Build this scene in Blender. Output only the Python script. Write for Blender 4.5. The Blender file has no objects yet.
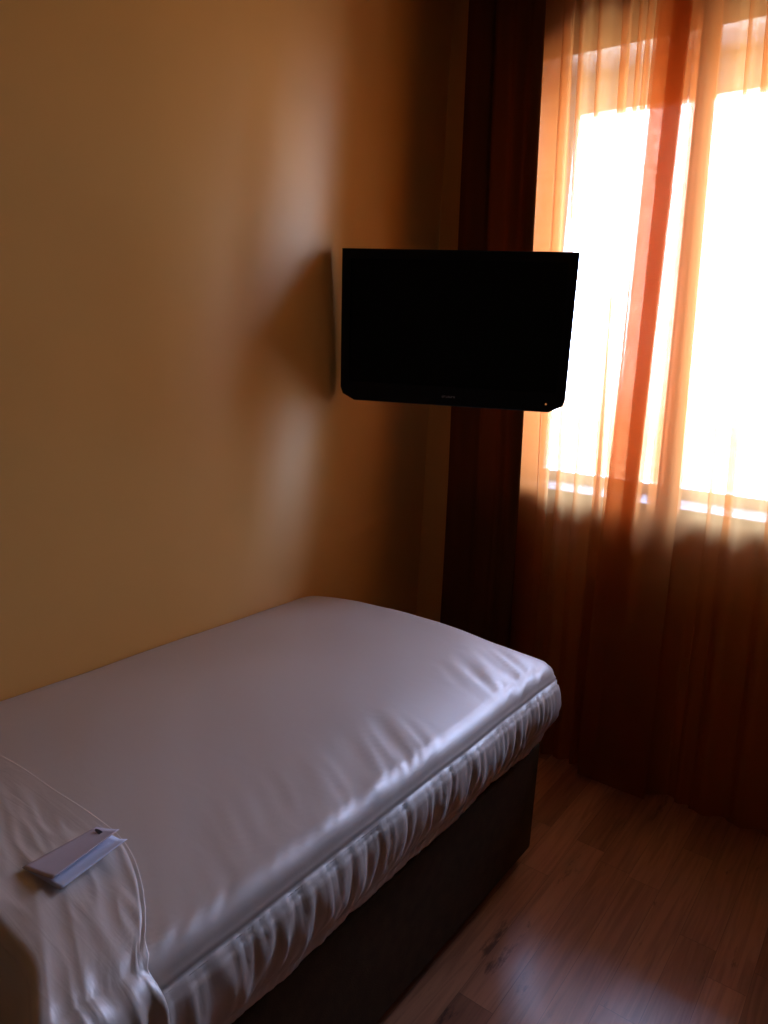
import bpy, bmesh, math, random
from mathutils import Vector, Matrix, noise

random.seed(7)
scene = bpy.context.scene
COL = scene.collection

# ------------------------------------------------------------------ helpers
def mesh_obj(name, verts, faces, mat=None, parent=None, smooth=False):
    me = bpy.data.meshes.new(name)
    me.from_pydata([tuple(v) for v in verts], [], faces)
    me.update()
    o = bpy.data.objects.new(name, me)
    COL.objects.link(o)
    if mat: me.materials.append(mat)
    if smooth:
        for p in me.polygons: p.use_smooth = True
    if parent: o.parent = parent
    return o

def bm_obj(name, bm, mat=None, parent=None, smooth=False):
    me = bpy.data.meshes.new(name)
    bmesh.ops.recalc_face_normals(bm, faces=bm.faces)
    bm.to_mesh(me); bm.free()
    o = bpy.data.objects.new(name, me)
    COL.objects.link(o)
    if mat: me.materials.append(mat)
    if smooth:
        for p in me.polygons: p.use_smooth = True
    if parent: o.parent = parent
    return o

def add_box(bm, lo, hi, bev=0.0, seg=2):
    r = bmesh.ops.create_cube(bm, size=1.0)
    vs = r['verts']
    for v in vs:
        v.co = Vector((lo[i] + (hi[i] - lo[i]) * (v.co[i] + .5) for i in range(3)))
    if bev > 0:
        es = list({e for v in vs for e in v.link_edges})
        bmesh.ops.bevel(bm, geom=es, offset=bev, segments=seg, profile=.5, affect='EDGES')

def box(name, lo, hi, mat, parent=None, bev=0.0, seg=2, smooth=False):
    bm = bmesh.new(); add_box(bm, lo, hi, bev, seg)
    return bm_obj(name, bm, mat, parent, smooth)

def add_tube(bm, pts, r, n=8, cap=True):
    pts = [Vector(p) for p in pts]
    rings = []
    for i, p in enumerate(pts):
        t = (pts[min(i + 1, len(pts) - 1)] - pts[max(i - 1, 0)]).normalized()
        a = t.cross(Vector((0, 0, 1)))
        if a.length < 1e-3: a = t.cross(Vector((1, 0, 0)))
        a.normalize(); b = t.cross(a)
        rings.append([bm.verts.new(p + r * (math.cos(k * 2 * math.pi / n) * a + math.sin(k * 2 * math.pi / n) * b)) for k in range(n)])
    for i in range(len(rings) - 1):
        for k in range(n):
            bm.faces.new((rings[i][k], rings[i][(k + 1) % n], rings[i + 1][(k + 1) % n], rings[i + 1][k]))
    if cap:
        bm.faces.new(rings[0][::-1]); bm.faces.new(rings[-1])

def empty(name, loc=(0, 0, 0), rot=(0, 0, 0)):
    o = bpy.data.objects.new(name, None)
    o.location = loc; o.rotation_euler = rot
    COL.objects.link(o)
    return o

def tag(o, label, cat, group=None, kind=None):
    o['label'] = label; o['category'] = cat
    if group: o['group'] = group
    if kind: o['kind'] = kind
    return o

def struct(o):
    o['kind'] = 'structure'
    return o

# ------------------------------------------------------------------ materials
def new_mat(name):
    m = bpy.data.materials.new(name); m.use_nodes = True
    nt = m.node_tree; nt.nodes.clear()
    out = nt.nodes.new('ShaderNodeOutputMaterial')
    return m, nt, out

def N(nt, t, **kw):
    n = nt.nodes.new(t)
    for k, v in kw.items():
        if k in n.inputs.keys() if isinstance(k, str) else False:
            n.inputs[k].default_value = v
        else:
            setattr(n, k, v)
    return n

def principled(name, col, rough=.5, metal=0.0, spec=.5, bump=0.0, bscale=(40, 40, 40), var=0.0, vscale=6.0, sheen=0.0):
    m, nt, out = new_mat(name)
    b = nt.nodes.new('ShaderNodeBsdfPrincipled')
    b.inputs['Base Color'].default_value = (*col, 1)
    b.inputs['Roughness'].default_value = rough
    b.inputs['Metallic'].default_value = metal
    b.inputs['Specular IOR Level'].default_value = spec
    if sheen: b.inputs['Sheen Weight'].default_value = sheen
    nt.links.new(b.outputs[0], out.inputs[0])
    tc = nt.nodes.new('ShaderNodeTexCoord')
    mp = nt.nodes.new('ShaderNodeMapping'); mp.inputs['Scale'].default_value = bscale
    nt.links.new(tc.outputs['Object'], mp.inputs[0])
    if bump:
        nz = nt.nodes.new('ShaderNodeTexNoise'); nz.inputs['Scale'].default_value = 1.0; nz.inputs['Detail'].default_value = 4
        nt.links.new(mp.outputs[0], nz.inputs['Vector'])
        bp = nt.nodes.new('ShaderNodeBump'); bp.inputs['Strength'].default_value = bump; bp.inputs['Distance'].default_value = .004
        nt.links.new(nz.outputs['Fac'], bp.inputs['Height']); nt.links.new(bp.outputs[0], b.inputs['Normal'])
    if var:
        n2 = nt.nodes.new('ShaderNodeTexNoise'); n2.inputs['Scale'].default_value = vscale; n2.inputs['Detail'].default_value = 3
        nt.links.new(tc.outputs['Object'], n2.inputs['Vector'])
        rp = nt.nodes.new('ShaderNodeValToRGB')
        rp.color_ramp.elements[0].position = .3; rp.color_ramp.elements[1].position = .7
        rp.color_ramp.elements[0].color = (*[c * (1 - var) for c in col], 1)
        rp.color_ramp.elements[1].color = (*[min(1, c * (1 + var)) for c in col], 1)
        nt.links.new(n2.outputs['Fac'], rp.inputs[0]); nt.links.new(rp.outputs[0], b.inputs['Base Color'])
    return m

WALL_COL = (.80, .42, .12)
M_wall = principled('ochre_paint', WALL_COL, rough=.34, spec=.36, bump=.03, bscale=(14, 14, 3), var=.03, vscale=3)
def stretch_gloss(m, aniso, rot):
    nt = m.node_tree; b = next(n for n in nt.nodes if n.type == 'BSDF_PRINCIPLED')
    t = nt.nodes.new('ShaderNodeTangent'); t.direction_type = 'RADIAL'; t.axis = 'Z'
    # rolled paint: relief runs sideways, so its sheen spreads up and down
    cx = nt.nodes.new('ShaderNodeCombineXYZ'); cx.inputs[0].default_value = 0; cx.inputs[1].default_value = 0; cx.inputs[2].default_value = 1
    nt.links.new(cx.outputs[0], b.inputs['Tangent'])
    b.inputs['Anisotropic'].default_value = aniso; b.inputs['Anisotropic Rotation'].default_value = rot
stretch_gloss(M_wall, 1.0, 0.0)
next(n for n in M_wall.node_tree.nodes if n.type == 'BSDF_PRINCIPLED').inputs['Specular Tint'].default_value = (1, .80, .50, 1)
M_wallb = principled('ochre_paint_matt', WALL_COL, rough=.6, spec=.3)
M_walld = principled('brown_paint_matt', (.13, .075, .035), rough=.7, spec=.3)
M_ceil = principled('ceiling_white', (.30, .26, .21), rough=.9)
M_reveal = principled('reveal_white', (.80, .78, .74), rough=.7)
M_sill = principled('sill_stone', (.11, .088, .078), rough=.6, spec=.25, var=.1, vscale=60)
M_frame = principled('window_white', (.80, .80, .78), rough=.35)
M_base = principled('base_fabric', (.078, .047, .023), rough=.9, spec=.2, bump=.4, bscale=(500, 500, 500), var=.12, vscale=30)
M_foot = principled('foot_black', (.012, .011, .01), rough=.5)
M_tv = principled('tv_black', (.004, .004, .005), rough=.25, spec=.35)
M_tvback = principled('tv_back_black', (.01, .01, .01), rough=.55, bump=.1, bscale=(600, 600, 600))
M_screen = principled('tv_screen', (.003, .003, .003), rough=.18, spec=.25)
M_logo = principled('logo_silver', (.35, .35, .36), rough=.4, metal=.6)
M_metal = principled('bracket_metal', (.03, .03, .03), rough=.45, metal=.6)
M_rail = principled('track_white', (.7, .7, .68), rough=.4)
M_paper = principled('leaflet_paper', (.62, .56, .62), rough=.55, var=.03, vscale=40)
M_paper_lit = principled('leaflet_window_lit', (.75, .80, .95), rough=.5)  # same leaflet, window light on the back page put into its blue-white colour
M_ink = principled('leaflet_ink', (.02, .02, .03), rough=.6)
M_matt = principled('mattress_cloth', (.7, .68, .64), rough=.9)

def mat_led():
    m, nt, out = new_mat('led_amber')
    e = nt.nodes.new('ShaderNodeEmission'); e.inputs[0].default_value = (1, .38, .12, 1); e.inputs[1].default_value = .35
    nt.links.new(e.outputs[0], out.inputs[0]); return m
M_led = mat_led()

def mat_cloth(name, col, rough, bump, stretch=None, sb=0):
    """white cotton sateen with fine crease relief"""
    m, nt, out = new_mat(name)
    b = nt.nodes.new('ShaderNodeBsdfPrincipled')
    b.inputs['Base Color'].default_value = (*col, 1)
    b.inputs['Roughness'].default_value = rough
    b.inputs['IOR'].default_value = 2.2; b.inputs['Specular IOR Level'].default_value = .6
    b.inputs['Sheen Weight'].default_value = .12
    nt.links.new(b.outputs[0], out.inputs[0])
    tc = nt.nodes.new('ShaderNodeTexCoord')
    n1 = nt.nodes.new('ShaderNodeTexNoise'); n1.inputs['Scale'].default_value = 9; n1.inputs['Detail'].default_value = 5; n1.inputs['Distortion'].default_value = .8
    nt.links.new(tc.outputs['Object'], n1.inputs['Vector'])
    bp = nt.nodes.new('ShaderNodeBump'); bp.inputs['Strength'].default_value = bump; bp.inputs['Distance'].default_value = .012
    nt.links.new(n1.outputs['Fac'], bp.inputs['Height']); nt.links.new(bp.outputs[0], b.inputs['Normal'])
    if stretch:
        mp = nt.nodes.new('ShaderNodeMapping'); mp.inputs['Scale'].default_value = stretch; mp.inputs['Rotation'].default_value = (0, 0, .35)
        nt.links.new(tc.outputs['Object'], mp.inputs[0])
        n2 = nt.nodes.new('ShaderNodeTexNoise'); n2.inputs['Scale'].default_value = 1; n2.inputs['Detail'].default_value = 3; n2.inputs['Distortion'].default_value = .6
        nt.links.new(mp.outputs[0], n2.inputs['Vector'])
        b2 = nt.nodes.new('ShaderNodeBump'); b2.inputs['Strength'].default_value = sb; b2.inputs['Distance'].default_value = .006
        nt.links.new(n2.outputs['Fac'], b2.inputs['Height']); nt.links.new(bp.outputs[0], b2.inputs['Normal']); nt.links.new(b2.outputs[0], b.inputs['Normal'])
    return m
M_cover = mat_cloth('cover_sateen', (.60, .52, .45), .46, .10)
M_duvet = mat_cloth('duvet_sateen', (.60, .52, .45), .46, .12, (5, 50, 30), .15)

def mat_sheer():
    m, nt, out = new_mat('sheer_orange')
    tc = nt.nodes.new('ShaderNodeTexCoord')
    mp = nt.nodes.new('ShaderNodeMapping'); mp.inputs['Scale'].default_value = (9, 9, 420)
    nt.links.new(tc.outputs['Object'], mp.inputs[0])
    nz = nt.nodes.new('ShaderNodeTexNoise'); nz.inputs['Scale'].default_value = 1; nz.inputs['Detail'].default_value = 3
    nt.links.new(mp.outputs[0], nz.inputs['Vector'])
    rp = nt.nodes.new('ShaderNodeValToRGB')
    rp.color_ramp.elements[0].position = .3; rp.color_ramp.elements[1].position = .72
    rp.color_ramp.elements[0].color = (.40, .335, .29, 1)
    rp.color_ramp.elements[1].color = (.53, .455, .40, 1)
    nt.links.new(nz.outputs['Fac'], rp.inputs[0])
    tr = nt.nodes.new('ShaderNodeBsdfTransparent'); nt.links.new(rp.outputs[0], tr.inputs[0])
    tl = nt.nodes.new('ShaderNodeBsdfTranslucent'); tl.inputs[0].default_value = (.22, .099, .031, 1)
    df = nt.nodes.new('ShaderNodeBsdfDiffuse'); df.inputs[0].default_value = (.09, .040, .013, 1)
    a1 = nt.nodes.new('ShaderNodeAddShader'); a2 = nt.nodes.new('ShaderNodeAddShader')
    nt.links.new(tl.outputs[0], a1.inputs[0]); nt.links.new(df.outputs[0], a1.inputs[1])
    nt.links.new(a1.outputs[0], a2.inputs[0]); nt.links.new(tr.outputs[0], a2.inputs[1])
    nt.links.new(a2.outputs[0], out.inputs[0])
    return m
M_sheer = mat_sheer()

def mat_drape():
    m, nt, out = new_mat('drape_brown')
    tl = nt.nodes.new('ShaderNodeBsdfTranslucent'); tl.inputs[0].default_value = (.09, .030, .011, 1)
    df = nt.nodes.new('ShaderNodeBsdfDiffuse'); df.inputs[0].default_value = (.085, .032, .012, 1)
    a1 = nt.nodes.new('ShaderNodeAddShader')
    nt.links.new(tl.outputs[0], a1.inputs[0]); nt.links.new(df.outputs[0], a1.inputs[1]); nt.links.new(a1.outputs[0], out.inputs[0])
    return m
M_drape = mat_drape()

def mat_glass():
    m, nt, out = new_mat('window_glass')
    tr = nt.nodes.new('ShaderNodeBsdfTransparent'); tr.inputs[0].default_value = (.93, .95, .95, 1)
    gl = nt.nodes.new('ShaderNodeBsdfGlossy'); gl.inputs['Roughness'].default_value = .02
    fr = nt.nodes.new('ShaderNodeFresnel'); fr.inputs[0].default_value = 1.3
    mx = nt.nodes.new('ShaderNodeMixShader')
    nt.links.new(fr.outputs[0], mx.inputs[0]); nt.links.new(tr.outputs[0], mx.inputs[1]); nt.links.new(gl.outputs[0], mx.inputs[2])
    nt.links.new(mx.outputs[0], out.inputs[0]); return m
M_glass = mat_glass()

def mat_floor():
    m, nt, out = new_mat('laminate')
    b = nt.nodes.new('ShaderNodeBsdfPrincipled')
    b.inputs['Roughness'].default_value = .29; b.inputs['Specular IOR Level'].default_value = .75
    nt.links.new(b.outputs[0], out.inputs[0])
    tc = nt.nodes.new('ShaderNodeTexCoord')
    rot = nt.nodes.new('ShaderNodeMapping'); rot.inputs['Rotation'].default_value = (0, 0, math.radians(90)); rot.inputs['Location'].default_value = (.13, .0, 0)
    nt.links.new(tc.outputs['Object'], rot.inputs[0])
    def math_(op, a, b=None):
        n = nt.nodes.new('ShaderNodeMath'); n.operation = op
        for i, v in enumerate((a, b)):
            if v is None: continue
            if isinstance(v, (int, float)): n.inputs[i].default_value = v
            else: nt.links.new(v, n.inputs[i])
        return n.outputs[0]
    sx = nt.nodes.new('ShaderNodeSeparateXYZ'); nt.links.new(tc.outputs['Object'], sx.inputs[0])
    rowf = math_('DIVIDE', math_('ADD', sx.outputs['X'], .027), .0905)
    row = math_('FLOOR', rowf)
    wn = nt.nodes.new('ShaderNodeTexWhiteNoise'); wn.noise_dimensions = '1D'; nt.links.new(row, wn.inputs['W'])
    colf = math_('ADD', math_('DIVIDE', sx.outputs['Y'], .72), math_('MULTIPLY', wn.outputs['Value'], 7.3))
    colv = math_('FLOOR', colf)
    cb = nt.nodes.new('ShaderNodeCombineXYZ'); nt.links.new(row, cb.inputs[0]); nt.links.new(colv, cb.inputs[1])
    wn2 = nt.nodes.new('ShaderNodeTexWhiteNoise'); wn2.noise_dimensions = '3D'; nt.links.new(cb.outputs[0], wn2.inputs['Vector'])
    def edge(f, w):
        fr = math_('FRACT', f); d = math_('MINIMUM', fr, math_('SUBTRACT', 1.0, fr))
        return math_('LESS_THAN', d, w)
    joint = math_('MULTIPLY', math_('MAXIMUM', edge(rowf, .008), edge(colf, .0012)), .55)
    tone = nt.nodes.new('ShaderNodeValToRGB')
    e = tone.color_ramp.elements
    e[0].position = 0; e[0].color = (.33, .135, .068, 1); e[1].position = 1; e[1].color = (.56, .26, .14, 1)
    x = e.new(.5); x.color = (.44, .195, .10, 1)
    nt.links.new(wn2.outputs['Value'], tone.inputs[0])
    gm = nt.nodes.new('ShaderNodeMapping'); gm.inputs['Scale'].default_value = (55, 3.0, 1)
    va = nt.nodes.new('ShaderNodeVectorMath'); va.operation = 'ADD'; vm = nt.nodes.new('ShaderNodeVectorMath'); vm.operation = 'SCALE'; vm.inputs[3].default_value = 9.0
    nt.links.new(wn2.outputs['Color'], vm.inputs[0]); nt.links.new(tc.outputs['Object'], va.inputs[0]); nt.links.new(vm.outputs[0], va.inputs[1])
    nt.links.new(va.outputs[0], gm.inputs[0])
    gn = nt.nodes.new('ShaderNodeTexNoise'); gn.inputs['Scale'].default_value = 1; gn.inputs['Detail'].default_value = 6; gn.inputs['Distortion'].default_value = 1.2
    nt.links.new(gm.outputs[0], gn.inputs['Vector'])
    gr = nt.nodes.new('ShaderNodeValToRGB')
    gr.color_ramp.elements[0].position = .32; gr.color_ramp.elements[0].color = (.55, .5, .46, 1)
    gr.color_ramp.elements[1].position = .6; gr.color_ramp.elements[1].color = (1, 1, 1, 1)
    nt.links.new(gn.outputs['Fac'], gr.inputs[0])
    mul = nt.nodes.new('ShaderNodeMix'); mul.data_type = 'RGBA'; mul.blend_type = 'MULTIPLY'; mul.inputs[0].default_value = .75
    nt.links.new(tone.outputs[0], mul.inputs[6]); nt.links.new(gr.outputs[0], mul.inputs[7])
    # knots and short dark cracks
    km = nt.nodes.new('ShaderNodeMapping'); km.inputs['Scale'].default_value = (16, 3.5, 1)
    nt.links.new(va.outputs[0], km.inputs[0])
    kn = nt.nodes.new('ShaderNodeTexNoise'); kn.inputs['Scale'].default_value = 1; kn.inputs['Detail'].default_value = 8; kn.inputs['Roughness'].default_value = .7
    nt.links.new(km.outputs[0], kn.inputs['Vector'])
    kr = nt.nodes.new('ShaderNodeValToRGB')
    kr.color_ramp.elements[0].position = .31; kr.color_ramp.elements[0].color = (.18, .13, .11, 1)
    kr.color_ramp.elements[1].position = .39; kr.color_ramp.elements[1].color = (1, 1, 1, 1)
    nt.links.new(kn.outputs['Fac'], kr.inputs[0])
    mul2 = nt.nodes.new('ShaderNodeMix'); mul2.data_type = 'RGBA'; mul2.blend_type = 'MULTIPLY'; mul2.inputs[0].default_value = .85
    nt.links.new(mul.outputs[2], mul2.inputs[6]); nt.links.new(kr.outputs[0], mul2.inputs[7])
    # joints
    jm = nt.nodes.new('ShaderNodeMix'); jm.data_type = 'RGBA'; jm.blend_type = 'MIX'
    nt.links.new(joint, jm.inputs[0]); nt.links.new(mul2.outputs[2], jm.inputs[6]); jm.inputs[7].default_value = (.06, .028, .016, 1)
    nt.links.new(jm.outputs[2], b.inputs['Base Color'])
    bp = nt.nodes.new('ShaderNodeBump'); bp.inputs['Strength'].default_value = .12; bp.inputs['Distance'].default_value = .002
    nt.links.new(gn.outputs['Fac'], bp.inputs['Height']); nt.links.new(bp.outputs[0], b.inputs['Normal'])
    return m
M_floor = mat_floor()

# ------------------------------------------------------------------ room shell
RX, RY0, YW, YO, HC = 3.0, -3.3, .68, .98, 2.76      # room width, back wall, inner / outer face of window wall, ceiling
WX0, WX1, WZ0, WZ1 = .35, 1.57, .98, 2.455          # window opening
struct(box('floor', (-.15, RY0 - .15, -.12), (RX + .15, YO, 0), M_floor))
struct(box('ceiling', (-.15, RY0 - .15, HC), (RX + .15, YO, HC + .12), M_ceil))
struct(box('wall_left', (-.15, RY0 - .15, 0), (0, YO, HC), M_wall))
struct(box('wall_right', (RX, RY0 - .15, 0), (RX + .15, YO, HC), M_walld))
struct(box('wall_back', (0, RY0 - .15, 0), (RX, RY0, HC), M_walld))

def wall_with_hole():
    xs = [0, WX0, WX1, RX]; zs = [0, WZ0, WZ1, HC]
    bm = bmesh.new()
    g = {}
    for yi, y in enumerate((YW, YO)):
        for i, x in enumerate(xs):
            for k, z in enumerate(zs):
                g[yi, i, k] = bm.verts.new((x, y, z))
    for yi in (0, 1):
        for i in range(3):
            for k in range(3):
                if i == 1 and k == 1: continue
                bm.faces.new((g[yi, i, k], g[yi, i + 1, k], g[yi, i + 1, k + 1], g[yi, i, k + 1]))
    for a, b in (((1, 1), (2, 1)), ((2, 1), (2, 2)), ((2, 2), (1, 2)), ((1, 2), (1, 1))):
        bm.faces.new((g[0, a[0], a[1]], g[0, b[0], b[1]], g[1, b[0], b[1]], g[1, a[0], a[1]]))
    for i in range(3):
        bm.faces.new((g[0, i, 0], g[0, i + 1, 0], g[1, i + 1, 0], g[1, i, 0]))
        bm.faces.new((g[0, i, 3], g[0, i + 1, 3], g[1, i + 1, 3], g[1, i, 3]))
    for k in range(3):
        bm.faces.new((g[0, 0, k], g[0, 0, k + 1], g[1, 0, k + 1], g[1, 0, k]))
        bm.faces.new((g[0, 3, k], g[0, 3, k + 1], g[1, 3, k + 1], g[1, 3, k]))
    o = bm_obj('wall_front', bm, M_wallb)
    o.data.materials.append(M_reveal)
    for p in o.data.polygons:
        c = p.center
        if YW + .01 < c.y < YO - .01 and 0.01 < c.x < RX - .01 and .01 < c.z < HC - .01: p.material_index = 1
    return struct(o)
wall_with_hole()

# window: outer frame, two casements, panes, sill
win = struct(empty('window_1', (0, .92, 0)))
def frame_ring(bm, x0, x1, z0, z1, w, y0, y1, bev=.004):
    wl, wr, wb, wt = w
    add_box(bm, (x0, y0, z0), (x0 + wl, y1, z1), bev)
    add_box(bm, (x1 - wr, y0, z0), (x1, y1, z1), bev)
    add_box(bm, (x0 + wl, y0, z0), (x1 - wr, y1, z0 + wb), bev)
    add_box(bm, (x0 + wl, y0, z1 - wt), (x1 - wr, y1, z1), bev)
bm = bmesh.new(); frame_ring(bm, WX0 + .001, WX1 - .001, WZ0 + .021, WZ1 - .001, (.035, .035, .010, .07), -.03, .035)
struct(bm_obj('window_frame', bm, M_frame, win))
xm = (WX0 + WX1) / 2
for a, b in ((WX0 + .036, WX1 - .036),):
    bm = bmesh.new(); frame_ring(bm, a, b, WZ0 + .032, WZ1 - .073, (.04, .04, .022, .05), -.036, .02)
    s = struct(bm_obj('casement', bm, M_frame, win))
    struct(box('glass_pane', (a + .038, -.008, WZ0 + .052), (b - .038, -.002, WZ1 - .121), M_glass, s))
struct(box('window_sill', (WX0 + .001, -.262, WZ0 + .0005), (WX1 - .001, .03, WZ0 + .02), M_sill, win, .004))

# ------------------------------------------------------------------ ceiling track + sheer curtains
trk = box('trim_1', (.05, .55, HC - .028), (2.55, .64, HC - .0005), M_rail, None, .003)
struct(trk)

def catmull(pts, sub):
    out = []
    n = len(pts)
    for i in range(n - 1):
        p0, p1, p2, p3 = pts[max(i - 1, 0)], pts[i], pts[i + 1], pts[min(i + 2, n - 1)]
        for k in range(sub):
            t = k / sub
            out.append(tuple(.5 * (2 * b + (c - a) * t + (2 * a - 5 * b + 4 * c - d) * t * t + (3 * b - a - 3 * c + d) * t ** 3) for a, b, c, d in zip(p0, p1, p2, p3)))
    out.append(tuple(pts[-1])); return out

ZT, ZB = HC - .03, .012
def curtain(name, pts, seed, sub=7, nz=64):
    """pts = (x at z 2.5, x at z 1.0, y) along the hanging cloth, folds included"""
    path = catmull(pts, sub)
    verts, faces = [], []
    m = len(path)
    for j in range(nz + 1):
        z = ZB + (ZT - ZB) * j / nz
        t = (2.5 - z) / 1.5
        for i, (xt, xb, y) in enumerate(path):
            tt = t if t < 1 else 1 + (t - 1) * .45
            x = xt + (xb - xt) * tt
            s = i * .11
            low = max(0, min(1, (1.3 - z) / 1.3))
            x += .004 * noise.noise(Vector((s, z * .9, seed))) * (1 + low)
            yy = y + (.004 + .010 * low) * noise.noise(Vector((s * .8, z * .7, seed + 9)))
            verts.append((x, yy, z))
    for j in range(nz):
        for i in range(m - 1):
            a = j * m + i
            faces.append((a, a + 1, a + m + 1, a + m))
    o = mesh_obj(name, verts, faces, M_sheer, None, True)
    return o

def zfold(x, w, y, lean=.0, d=.008):
    """a small three-layer pleat centred on x, w wide"""
    return [(x - w * .5, x - w * .5 + lean, y), (x + w * .5, x + w * .5 + lean, y - d * .4), (x + w * .55, x + w * .55 + lean, y - d),
            (x - w * .45, x - w * .45 + lean, y - d * 1.2), (x - w * .5, x - w * .5 + lean, y - d * 1.9), (x + w * .5, x + w * .5 + lean, y - d * 2.2)]

L = []
# gathered left edge, three layers and more
L += [(.20, .24, .632), (.24, .29, .606), (.29, .34, .632), (.34, .39, .606), (.39, .45, .636)]
L += zfold(.435, .075, .634, .06, .012)
L += [(.475, .535, .602)]
L += zfold(.498, .028, .606, .065)
L += [(.522, .59, .575)]
L += zfold(.548, .012, .600, .075)
L += [(.585, .655, .57)]
L += zfold(.612, .008, .590, .08)
L += [(.65, .72, .575)]
L += zfold(.690, .024, .600, .075)
L += [(.715, .765, .568)]
L += zfold(.738, .010, .590, .06)
L += zfold(.765, .010, .585, .045)
# first bunch of the stack
L += [(.80, .815, .588), (.892, .906, .584), (.898, .912, .578), (.84, .86, .573), (.803, .822, .572), (.798, .818, .566), (.83, .85, .561), (.885, .900, .560), (.893, .908, .554), (.87, .888, .550), (.850, .870, .550), (.846, .866, .544), (.862, .88, .541), 
      (.888, .902, .540), (.896, .910, .533), (.84, .86, .530), (.80, .82, .530), (.83, .85, .525), (.90, .92, .524), (.985, 1.05, .527)]
cl = curtain('sheer_curtain', L, 3.1)
tag(cl, 'orange sheer curtain beside the brown drape, ending in a rust coloured bunch', 'curtain', 'orange sheer curtains at the window')

Rr = [(.893, .934, .640), (.93, .985, .637), (.958, 1.023, .634), (.962, 1.028, .628), (.92, .98, .626), (.895, .936, .622), (.891, .931, .616), (.92, .98, .611), (.957, 1.02, .610), (.961, 1.026, .604), (.94, 1.0, .602), (.925, .985, .600), (.921, .98, .594), (.94, .998, .590), (.957, 1.02, .588), (.960, 1.024, .582), (.92, .98, .580), (.928, .968, .579), (.924, .964, .574), (.935, .977, .571),
      (.92, .97, .576), (.955, 1.018, .578), (.962, 1.028, .570), (.945, 1.008, .562), (.940, 1.003, .556), (.965, 1.03, .552)]
Rr += [(1.0, 1.075, .585), (1.02, 1.10, .60)]
Rr += zfold(1.045, .006, .60, .085)
Rr += [(1.065, 1.15, .575)]
Rr += zfold(1.095, .016, .590, .09)
Rr += [(1.13, 1.225, .57), (1.17, 1.265, .60)]
Rr += zfold(1.21, .012, .60, .09)
Rr += [(1.25, 1.34, .57), (1.30, 1.39, .605)]
Rr += zfold(1.34, .02, .60, .08)
Rr += [(1.39, 1.46, .57), (1.45, 1.51, .605), (1.51, 1.56, .57)]
Rr += zfold(1.56, .02, .595, .04)
Rr += [(1.62, 1.64, .60), (1.69, 1.70, .565), (1.76, 1.76, .605), (1.83, 1.83, .565), (1.90, 1.90, .605), (1.97, 1.97, .565), (2.04, 2.04, .60),
       (2.11, 2.11, .565), (2.18, 2.18, .60), (2.25, 2.25, .57), (2.31, 2.31, .60), (2.36, 2.36, .57), (2.40, 2.40, .60)]
cr = curtain('sheer_curtain', Rr, 7.7)
tag(cr, 'orange sheer curtain spread over the bright window, right of the rust coloured bunch', 'curtain', 'orange sheer curtains at the window')

# heavy side drape gathered in the corner
Dp = [(.150, .165, .668), (.146, .17, .63), (.148, .19, .58), (.16, .20, .556), (.152, .195, .545), (.165, .205, .534), (.20, .245, .520), (.245, .295, .538), (.262, .318, .552), (.275, .335, .540), (.285, .345, .522),
      (.33, .39, .530), (.36, .42, .516), (.39, .445, .532), (.415, .472, .518), (.436, .494, .522), (.445, .503, .530), (.440, .498, .540), (.42, .48, .545)]
dr = curtain('side_drape', Dp, 12.4)
dr.data.materials[0] = M_drape
sd = dr.modifiers.new('thick', 'SOLIDIFY'); sd.thickness = .002
tag(dr, 'dark brown side drape hanging between the room corner and the sheer curtains', 'curtain')

# ------------------------------------------------------------------ bed
bed = empty('bed', (.45, -1.0, 0))
tag(bed, 'single bed with brown fabric base against the ochre wall', 'bed')
def P(o):                       # keep world coordinates under the bed's Empty
    o.matrix_parent_inverse = Matrix.Translation(-bed.location); return o
P(box('base', (.012, -2.0, .045), (.895, -.005, .392), M_base, bed, .012, 3))
P(box('mattress', (.025, -1.985, .393), (.885, -.015, .56), M_matt, bed, .05, 4, True))
for fx in (.08, .82):
    for fy in (-1.9, -.10):
        bm = bmesh.new()
        r = bmesh.ops.create_cone(bm, cap_ends=True, segments=20, radius1=.022, radius2=.028, depth=.05)
        for v in r['verts']: v.co += Vector((fx, fy, .025))
        P(bm_obj('foot', bm, M_foot, bed, False))

# white quilted cover: domed top, rounded foot corner, gathered skirt below a piped seam
ZBOT = .425
Lc = -1.97
def section():
    """(x, z, s) points across; s: 0 on top, >0 distance below the seam"""
    pts = [(.008, .50, 0), (.006, .56, 0), (.007, .60, 0), (.012, .618, 0)]
    for i in range(1, 60):
        x = .012 + (.885 - .012) * i / 59
        u = (x - .012) / .873
        v = min(1, u / .62)
        z = .618 + .052 * (1 - (1 - v) ** 2.2) - .020 * max(0, (x - .48) / .405) ** 2.2
        pts.append((x, z, 0))
    # roll over the edge, then down to the seam
    for i in range(1, 10):
        a = i / 9 * math.radians(78)
        pts.append((.885 + .042 * math.sin(a), .650 - .034 * (1 - math.cos(a)), 0))
    x0, z0 = pts[-1][0], pts[-1][1]
    for i in range(1, 5):
        pts.append((x0 + .010 * i / 4, z0 - .016 * i / 4, 0))
    xs, zs = pts[-1][0], pts[-1][1]
    seam = len(pts) - 1   # the piped seam
    for i in range(1, 27):
        t = i / 26
        z = zs + (ZBOT - zs) * t
        x = xs + .022 * math.sin(math.pi * min(1, t * 1.15 + .02)) - .028 * t ** 1.5
        pts.append((x, z, t))
    return pts, seam
SEC, SEAM = section()

def rim_y(x): return -1.432 - .55 * max(0, x - .70) ** 1.6
def hem_y(x): return -1.245 - 1.75 * max(0, x - .66) ** 2 + .007 * noise.noise(Vector((x * 5, 1, 1)))
def drop(x, y):        # the bed is lower where the bedding has been turned back
    t = max(0, min(1, (rim_y(x) + .012 - y) / .045)); return .062 * t * t * (3 - 2 * t)

def ridge(v):   # sharp crested noise 0..1
    return 1 - abs(noise.noise(v)) * 2

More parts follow.
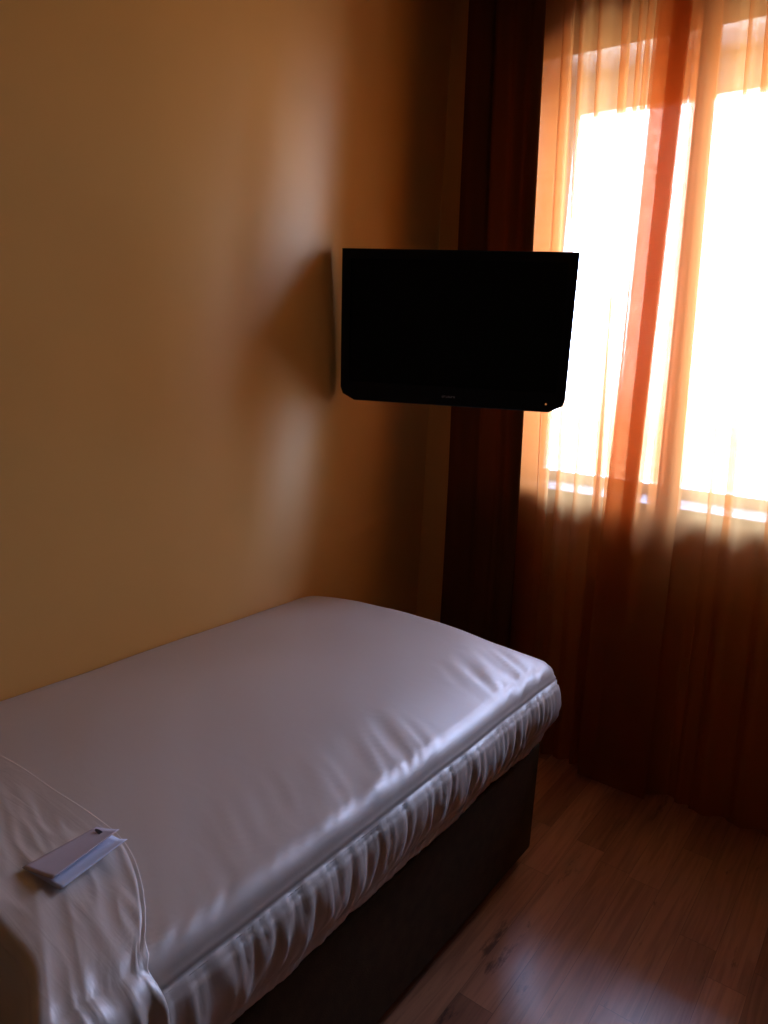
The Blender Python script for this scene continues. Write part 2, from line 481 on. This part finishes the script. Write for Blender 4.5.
def cover_point(k, row):
    y, h, sh = row
    x, z, s = SEC[k]
    if h > .68: h = 1 - (1 - h) * (.25 + .75 * min(1, x / .75))
    zz = ZBOT + (z - ZBOT) * h
    zz -= drop(x, y) * max(0, min(1, (z - ZBOT) / .2))
    # shrink width towards the foot (rounded corner in plan)
    xx = .45 + (x - .45) * (1 if x < .45 else sh)
    n = Vector((0, 0, 0))
    if k in (SEAM - 1, SEAM + 1): xx -= .0035; zz -= .0035
    if s > 0:
        t = s
        env = (.35 + .65 * math.sin(math.pi * min(1, t * .9 + .08)))
        g = ridge(Vector((y * 20 + .35 * math.sin(t * 5), t * .7, 2.2))) * .5 + ridge(Vector((y * 47 + .8 * t, t * 1.2, 6.2))) * .40 + noise.noise(Vector((y * 5, t * 1.2, 8))) * .5
        xx += (g - .45) * .013 * env
        zz += (.014 * noise.noise(Vector((y * 4.2, 3, 1))) + .006 * noise.noise(Vector((y * 15, 3, 1)))) * t ** 2 * h
        # hem rises and flares near the head end
    else:
        # puckers radiating from the seam onto the top
        d = max(0, 1 - (SEAM - k) / 26.0) if k <= SEAM else 0
        if d > 0:
            g = ridge(Vector((y * 8 + d * 2.6 + .8 * noise.noise(Vector((y * 3, 1, 1))), d * 1.3, 4.4))) * .5 + ridge(Vector((y * 23 + d * 5, d * 1.6, 1.1))) * .75
            amp = .0095 * math.sin(math.pi * min(1, d ** 1.1)) ** 1.2 * max(0, min(1, .45 + 1.6 * noise.noise(Vector((y * 3.1, 7, 7)))))
            zz += (g - .5) * amp * h
            xx += (g - .5) * amp * .6
        zz += .006 * noise.noise(Vector((x * 3.2, y * 2.6, 5))) * h + .0022 * noise.noise(Vector((x * 9 + y * 4, y * 7, 2))) * h
    yb = y
    return Vector((xx, yb, zz))

rows = []
ny = 330
for j in range(ny + 1):
    y = Lc + (-.085 - Lc) * j / ny
    rows.append((y, 1.0, 1.0))
rf = .10
for j in range(1, 21):
    a = j / 20 * math.pi / 2
    rows.append((-.085 + rf * math.sin(a) * .95, 1 - .30 * (1 - math.cos(a)), 1 - .16 * (1 - math.cos(a)) ** 1.2))
yl, hl, sl = rows[-1]
for j in range(1, 13):
    t = j / 12
    rows.append((yl + .012 * math.sin(math.pi * t), hl * (1 - t), sl - .02 * t))
verts, faces = [], []
m = len(SEC)
grid = [[cover_point(k, r) for k in range(m)] for r in rows]
# foot face hem comes back in line with the base top
for r in grid:
    verts += r
for j in range(len(rows) - 1):
    for i in range(m - 1):
        a = j * m + i
        faces.append((a, a + 1, a + m + 1, a + m))
from mathutils.bvhtree import BVHTree
cover_tree = BVHTree.FromPolygons(verts, faces)
cover = mesh_obj('bed_cover', verts, faces, M_cover, None, True)
sm = cover.modifiers.new('thick', 'SOLIDIFY'); sm.thickness = .006; sm.offset = 1
tag(cover, 'smooth white bed cover stretched over the bed with gathered side', 'bed cover')
bm = bmesh.new()
add_tube(bm, [grid[j][SEAM] + Vector((.002, 0, .001)) for j in range(0, ny + 12, 2)], .0028, 6)
bm_obj('seam', bm, M_cover, cover, True)

# folded-back duvet across the head half
def fold_z(x, y):
    """height of the folded sheet above the cover's own top"""
    t2 = max(0, min(1, (hem_y(x) - y) / (hem_y(x) - rim_y(x))))
    h = .005 + .016 * t2 ** 1.3
    w = min(1, .25 + max(0, x - .35) * 2)
    h += w * (.0045 * ridge(Vector((x * 4 + y * 6, y * 13 + x * 5, 3))) + .003 * ridge(Vector((x * 8 - y * 5, y * 30 + x * 9, 9)))) + .0035 * noise.noise(Vector((x * 6, y * 7, 4)))
    return h
def top_z(x):
    # interpolate the cover section
    best = None
    for i in range(3, SEAM):
        if SEC[i][0] <= x <= SEC[i + 1][0]:
            f = (x - SEC[i][0]) / max(1e-6, SEC[i + 1][0] - SEC[i][0])
            return SEC[i][1] + f * (SEC[i + 1][1] - SEC[i][1])
    return SEC[3][1] if x < .1 else SEC[SEAM][1]
nx, nyd = 90, 120
nsk = 22
def duvet_grid():
    G = []
    y0 = -1.185
    for j in range(nyd + 1):
        t = j / nyd
        row = []
        for i in range(nx + nsk + 1):
            if i <= nx:
                x = .014 + (.915 - .014) * i / nx; sk = 0
            else:
                x = .915; sk = (i - nx) / nsk
            hem = hem_y(x); rim = rim_y(x) + .012 * noise.noise(Vector((x * 9, 3, 3)))
            if t < .06:                   # front lip
                a = t / .06
                y = hem + .010 * (1 - a)
                z = top_z(x) + .002 + a * (fold_z(x, hem) - .002)
            elif t < .72:
                a = (t - .06) / .66
                y = hem + (rim - hem) * a
                z = top_z(x) + fold_z(x, y)
            else:
                a = (t - .72) / .28
                ang = min(1, a / .45) * math.pi / 2
                zr = top_z(x) + fold_z(x, rim); r = .016
                if a < .45:
                    y = rim - r * math.sin(ang); z = zr - r * (1 - math.cos(ang))
                else:
                    b = (a - .45) / .55
                    zlow = top_z(x) - .058
                    y = rim - r - .036 * b + .006 * noise.noise(Vector((x * 12, b * 2, 1)))
                    z = zr - r - (zr - r - zlow) * b
            if sk > 0:
                # drape over the side
                ang = min(1, sk / .35) * math.pi / 2
                r = .035
                dx = r * math.sin(ang); dz = r * (1 - math.cos(ang))
                if sk > .35: dz += (sk - .35) / .65 * (.13 + .05 * noise.noise(Vector((y * 8, 0, 4))))
                wr = .008 * ridge(Vector((y * 26, sk * 1.3, 7))) * min(1, sk * 3) + .005 * noise.noise(Vector((y * 55, sk * 2, 2))) * min(1, sk * 3)
                row.append(Vector((x + dx + wr + .014 * sk, y, z - dz)))
            else:
                row.append(Vector((x, y, z)))
        G.append(row)
    return G
G = duvet_grid()
def clear_of_cover(p, gap=.0085):
    # the sheet lies on the cover: keep every point a little outside it
    q, n, _, _ = cover_tree.find_nearest(p)
    d = (p - q).dot(n)
    return p if d >= gap else p + n * (gap - d)
G = [[clear_of_cover(clear_of_cover(p)) for p in r] for r in G]
mm = nx + nsk + 1
verts = [v for r in G for v in r]; faces = []
for j in range(nyd):
    for i in range(mm - 1):
        a = j * mm + i
        faces.append((a, a + mm, a + mm + 1, a + 1))
duv = mesh_obj('folded_sheet', verts, faces, M_duvet, None, True)
sm = duv.modifiers.new('thick', 'SOLIDIFY'); sm.thickness = .002; sm.offset = 1
tag(duv, 'crumpled white top sheet folded back across the bed under the leaflet', 'sheet')

# ------------------------------------------------------------------ leaflet
def on_sheet(x, y):
    best = min((v for r in G[6:90:2] for v in r[:nx:2]), key=lambda v: (v.x - x) ** 2 + (v.y - y) ** 2)
    return best.z
leaf = empty('folded_leaflet', (.70, -1.31, .688))
def leaf_z(x, y): return on_sheet(x, y)
QU = [Vector(p) for p in ((.669, -1.380, 0), (.667, -1.258, 0), (.712, -1.246, 0), (.736, -1.371, 0))]     # upper leaf
QL = [Vector(p) for p in ((.670, -1.379, 0), (.669, -1.259, 0), (.736, -1.248, 0), (.752, -1.369, 0))]     # lower leaf
zc = .0045 + max(on_sheet(.665 + .08 * i / 4, -1.375 + .125 * j / 5) for i in range(5) for j in range(6)) + .0012
def leaf_panel(fn, nu=12, nv=14, th=.0007):
    vs, fs = [], []
    for s in (0, 1):
        for j in range(nv + 1):
            for i in range(nu + 1):
                p = fn(i / nu, j / nv); vs.append(p + Vector((0, 0, -th * s)))
    n1 = (nu + 1) * (nv + 1)
    for j in range(nv):
        for i in range(nu):
            a = j * (nu + 1) + i
            fs.append((a, a + 1, a + nu + 2, a + nu + 1))
            fs.append((a + n1, a + n1 + nu + 1, a + n1 + nu + 2, a + n1 + 1))
    rim = [i for i in range(nu + 1)] + [j * (nu + 1) + nu for j in range(1, nv + 1)] + [nv * (nu + 1) + i for i in range(nu - 1, -1, -1)] + [j * (nu + 1) for j in range(nv - 1, 0, -1)]
    for a, b in zip(rim, rim[1:] + rim[:1]): fs.append((a, a + n1, b + n1, b))
    return vs, fs
def lower(u, v):
    p = QL[0].lerp(QL[1], v).lerp(QL[3].lerp(QL[2], v), u); p.z = zc + .006 * max(0, u - .75) / .25 * v; return p
def upper(u, v):
    p = QU[0].lerp(QU[1], v).lerp(QU[3].lerp(QU[2], v), u); p.z = zc + .0011 + .010 * u ** 1.4; return p
inv = Matrix.Translation((-.70, 1.31, -.688))
for nm, fn, mt in (('front_page', upper, M_paper), ('back_page', lower, M_paper_lit)):
    vs, fs = leaf_panel(fn)
    o = mesh_obj(nm, vs, fs, mt, leaf, True); o.matrix_parent_inverse = inv
    if nm == 'back_page': o['label'] = 'page showing along the open edge, tinted pale blue as if window lit'
bm = bmesh.new()
cpos = upper(.42, .90)
ring = []
for k in range(20):
    a = k * 2 * math.pi / 20
    ring.append(bm.verts.new(cpos + Vector((.011 * math.cos(a), .0035 * math.sin(a), .0007))))
bm.faces.new(ring)
r = bmesh.ops.extrude_face_region(bm, geom=bm.faces[:])
for v in r['geom']:
    if isinstance(v, bmesh.types.BMVert): v.co.z += .0004
o = bm_obj('printed_mark', bm, M_ink, leaf); o.matrix_parent_inverse = inv
tag(leaf, 'pale folded paper leaflet with a small dark mark lying on the sheet', 'leaflet')

# ------------------------------------------------------------------ television
CAM = Vector((1.628, -1.8413, 1.4585))
TV_W = .735; k = TV_W / .66
TV_H = .4305 * k
tvc = CAM + (Vector((.5067, -.0075, 1.5288)) - CAM) * k
YAW, TILT = .3963, .0769
tv = empty('television', tvc, (TILT, 0, YAW))      # local: x across, -y towards the viewer, z up
tag(tv, 'black flat television on a swing arm over the bed foot', 'television')
def prism(name, prof, y0, y1, mat, parent, bev=.0):
    bm = bmesh.new()
    f = bm.faces.new([bm.verts.new((x, y0, z)) for x, z in prof])
    r = bmesh.ops.extrude_face_region(bm, geom=[f])
    for v in r['geom']:
        if isinstance(v, bmesh.types.BMVert): v.co.y = y1
    bmesh.ops.recalc_face_normals(bm, faces=bm.faces)
    if bev: bmesh.ops.bevel(bm, geom=bm.edges[:], offset=bev, segments=2, profile=.5, affect='EDGES')
    return bm_obj(name, bm, mat, parent)
hw, hh = TV_W / 2, TV_H / 2
prof = [(-hw, hh), (hw, hh), (hw, -hh + .042), (hw - .006, -hh + .022), (hw - .048, -hh), (-hw + .048, -hh), (-hw + .008, -hh + .020), (-hw, -hh + .042)]
# bezel = outline with the screen opening
def bezel():
    bm = bmesh.new()
    sx, s0, s1 = hw - .030, -hh + .062, hh - .030
    inner = [(-sx, s1), (sx, s1), (sx, s0), (sx, s0), (sx, s0), (-sx, s0), (-sx, s0), (-sx, s0)]
    inner = [(-sx, s1), (sx, s1), (sx, s0 + .05), (sx, s0), (sx - .05, s0), (-sx + .05, s0), (-sx, s0), (-sx, s0 + .05)]
    n = len(prof)
    of = [bm.verts.new((x, 0, z)) for x, z in prof]; ob = [bm.verts.new((x, .038, z)) for x, z in prof]
    jf = [bm.verts.new((x, .0, z)) for x, z in inner]; jb = [bm.verts.new((x, .008, z)) for x, z in inner]
    for i in range(n):
        q = (i + 1) % n
        bm.faces.new((of[i], of[q], jf[q], jf[i])); bm.faces.new((of[i], ob[i], ob[q], of[q])); bm.faces.new((jf[i], jf[q], jb[q], jb[i]))
    bm.faces.new(ob)
    bmesh.ops.bevel(bm, geom=[e for e in bm.edges if all(v in of for v in e.verts)], offset=.003, segments=2, profile=.5, affect='EDGES')
    return bm_obj('bezel', bm, M_tv, tv)
bezel()
box('screen', (-hw + .029, .0065, -hh + .061), (hw - .029, .010, hh - .029), M_screen, tv)
bm = bmesh.new()
add_box(bm, (-hw * .80, .038, -hh * .72), (hw * .80, .072, hh * .78), .012, 3)
add_box(bm, (-hw * .45, .070, -hh * .55), (hw * .45, .092, hh * .45), .01, 3)
bm_obj('rear_housing', bm, M_tvback, tv)
# maker's badge: a row of tiny raised silver letters, too small to read in the photo
bm = bmesh.new()
bx = -.022
for i, w in enumerate((.0055, .006, .005, .006, .0045, .006, .005)):
    x0 = bx; x1 = bx + w * .8
    zc = -hh + .030
    add_box(bm, (x0, -.0016, zc - .003), (x0 + .0013, .0005, zc + .003))
    add_box(bm, (x0, -.0016, zc + (.0018 if i % 2 else -.003)), (x1, .0005, zc + (.003 if i % 2 else -.0018)))
    if i % 3 == 0: add_box(bm, (x1 - .0013, -.0016, zc - .003), (x1, .0005, zc + .003))
    bx += w + .0008
o = bm_obj('badge', bm, M_logo, tv); o['label'] = 'tiny silver badge'
bm = bmesh.new()
r = bmesh.ops.create_uvsphere(bm, u_segments=12, v_segments=8, radius=.003)
for v in r['verts']: v.co = Vector((v.co.x + hw - .058, v.co.y * .5 - .0005, v.co.z - hh + .026))
o = bm_obj('standby_light', bm, M_led, tv, True); o['label'] = 'tiny amber standby light'

# swing arm from the left wall
Rm = Matrix.Translation(tvc) @ Matrix.Rotation(YAW, 4, 'Z') @ Matrix.Rotation(TILT, 4, 'X')
RmI = Rm.inverted()
def loc(v): return RmI @ Vector(v)
def bracket_piece(bm, name, par):
    for v in bm.verts: v.co = loc(v.co)
    return bm_obj(name, bm, M_metal, par)
bm = bmesh.new(); add_box(bm, (.0005, .32, tvc.z - .11), (.012, .40, tvc.z + .11), .003)
brk = bracket_piece(bm, 'wall_bracket', tv)
elbow = Vector((.20, .46, tvc.z)); mount = Rm @ Vector((0, .130, 0))
bm = bmesh.new(); add_tube(bm, [(.012, .36, tvc.z), (.035, .365, tvc.z), elbow], .016, 12); bracket_piece(bm, 'arm', brk)
bm = bmesh.new(); add_tube(bm, [elbow, elbow.lerp(mount, .5), mount], .014, 12); bracket_piece(bm, 'arm', brk)
bm = bmesh.new(); add_tube(bm, [elbow + Vector((0, 0, -.05)), elbow + Vector((0, 0, .05))], .02, 14); bracket_piece(bm, 'joint', brk)
bm = bmesh.new(); add_box(bm, (-.06, .091, -.06), (.06, .101, .06), .002); add_tube(bm, [(0, .10, 0), (0, .135, 0)], .016, 12)
bm_obj('mounting_plate', bm, M_metal, brk)

# ------------------------------------------------------------------ light: sky through the window
SKY = 31.0
w = bpy.data.worlds.new('sky'); scene.world = w; w.use_nodes = True
nt = w.node_tree; nt.nodes.clear()
out = nt.nodes.new('ShaderNodeOutputWorld'); bg = nt.nodes.new('ShaderNodeBackground')
tc = nt.nodes.new('ShaderNodeTexCoord'); sp = nt.nodes.new('ShaderNodeSeparateXYZ'); rp = nt.nodes.new('ShaderNodeValToRGB')
mr = nt.nodes.new('ShaderNodeMapRange'); mr.inputs[1].default_value = -1; mr.inputs[2].default_value = 1
nt.links.new(tc.outputs['Generated'], sp.inputs[0]); nt.links.new(sp.outputs['Z'], mr.inputs[0]); nt.links.new(mr.outputs[0], rp.inputs[0])
e = rp.color_ramp.elements
e[0].position = 0; e[0].color = (.42, .44, .48, 1)
e[1].position = 1; e[1].color = (.46, .82, 1.8, 1)
x = e.new(.46); x.color = (.45, .48, .54, 1)
x = e.new(.50); x.color = (.60, .90, 1.65, 1)
nt.links.new(rp.outputs[0], bg.inputs[0]); bg.inputs[1].default_value = SKY
nt.links.new(bg.outputs[0], out.inputs[0])
pl = bpy.data.lights.new('window_portal', 'AREA'); pl.shape = 'RECTANGLE'; pl.size = WX1 - WX0; pl.size_y = WZ1 - WZ0
pl.cycles.is_portal = True
po = bpy.data.objects.new('window_portal', pl); COL.objects.link(po)
po.location = ((WX0 + WX1) / 2, YO + .02, (WZ0 + WZ1) / 2); po.rotation_euler = (math.radians(-90), 0, 0)

# ------------------------------------------------------------------ camera
yaw, pitch, roll, f = .627, .2144, .0497, 732.52
fwd = Vector((-math.sin(yaw) * math.cos(pitch), math.cos(yaw) * math.cos(pitch), -math.sin(pitch)))
rt = Vector((math.cos(yaw), math.sin(yaw), 0)); up = rt.cross(fwd)
r2 = math.cos(roll) * rt + math.sin(roll) * up; u2 = -math.sin(roll) * rt + math.cos(roll) * up
cd = bpy.data.cameras.new('camera'); co = bpy.data.objects.new('camera', cd); COL.objects.link(co)
co.matrix_world = Matrix(((r2.x, u2.x, -fwd.x, CAM.x), (r2.y, u2.y, -fwd.y, CAM.y), (r2.z, u2.z, -fwd.z, CAM.z), (0, 0, 0, 1)))
cd.sensor_fit = 'VERTICAL'; cd.sensor_height = 36; cd.lens = f * 36 / 1024; cd.clip_start = .02
scene.camera = co

vs = scene.view_settings
vs.view_transform = 'Standard'; vs.look = 'None'; vs.gamma = 1; vs.use_curve_mapping = False; vs.exposure = 0.1
scene.cycles.transparent_max_bounces = 48
scene.cycles.max_bounces = 10; scene.cycles.diffuse_bounces = 6; scene.cycles.transmission_bounces = 8; scene.cycles.glossy_bounces = 4
scene.cycles.use_denoising = True
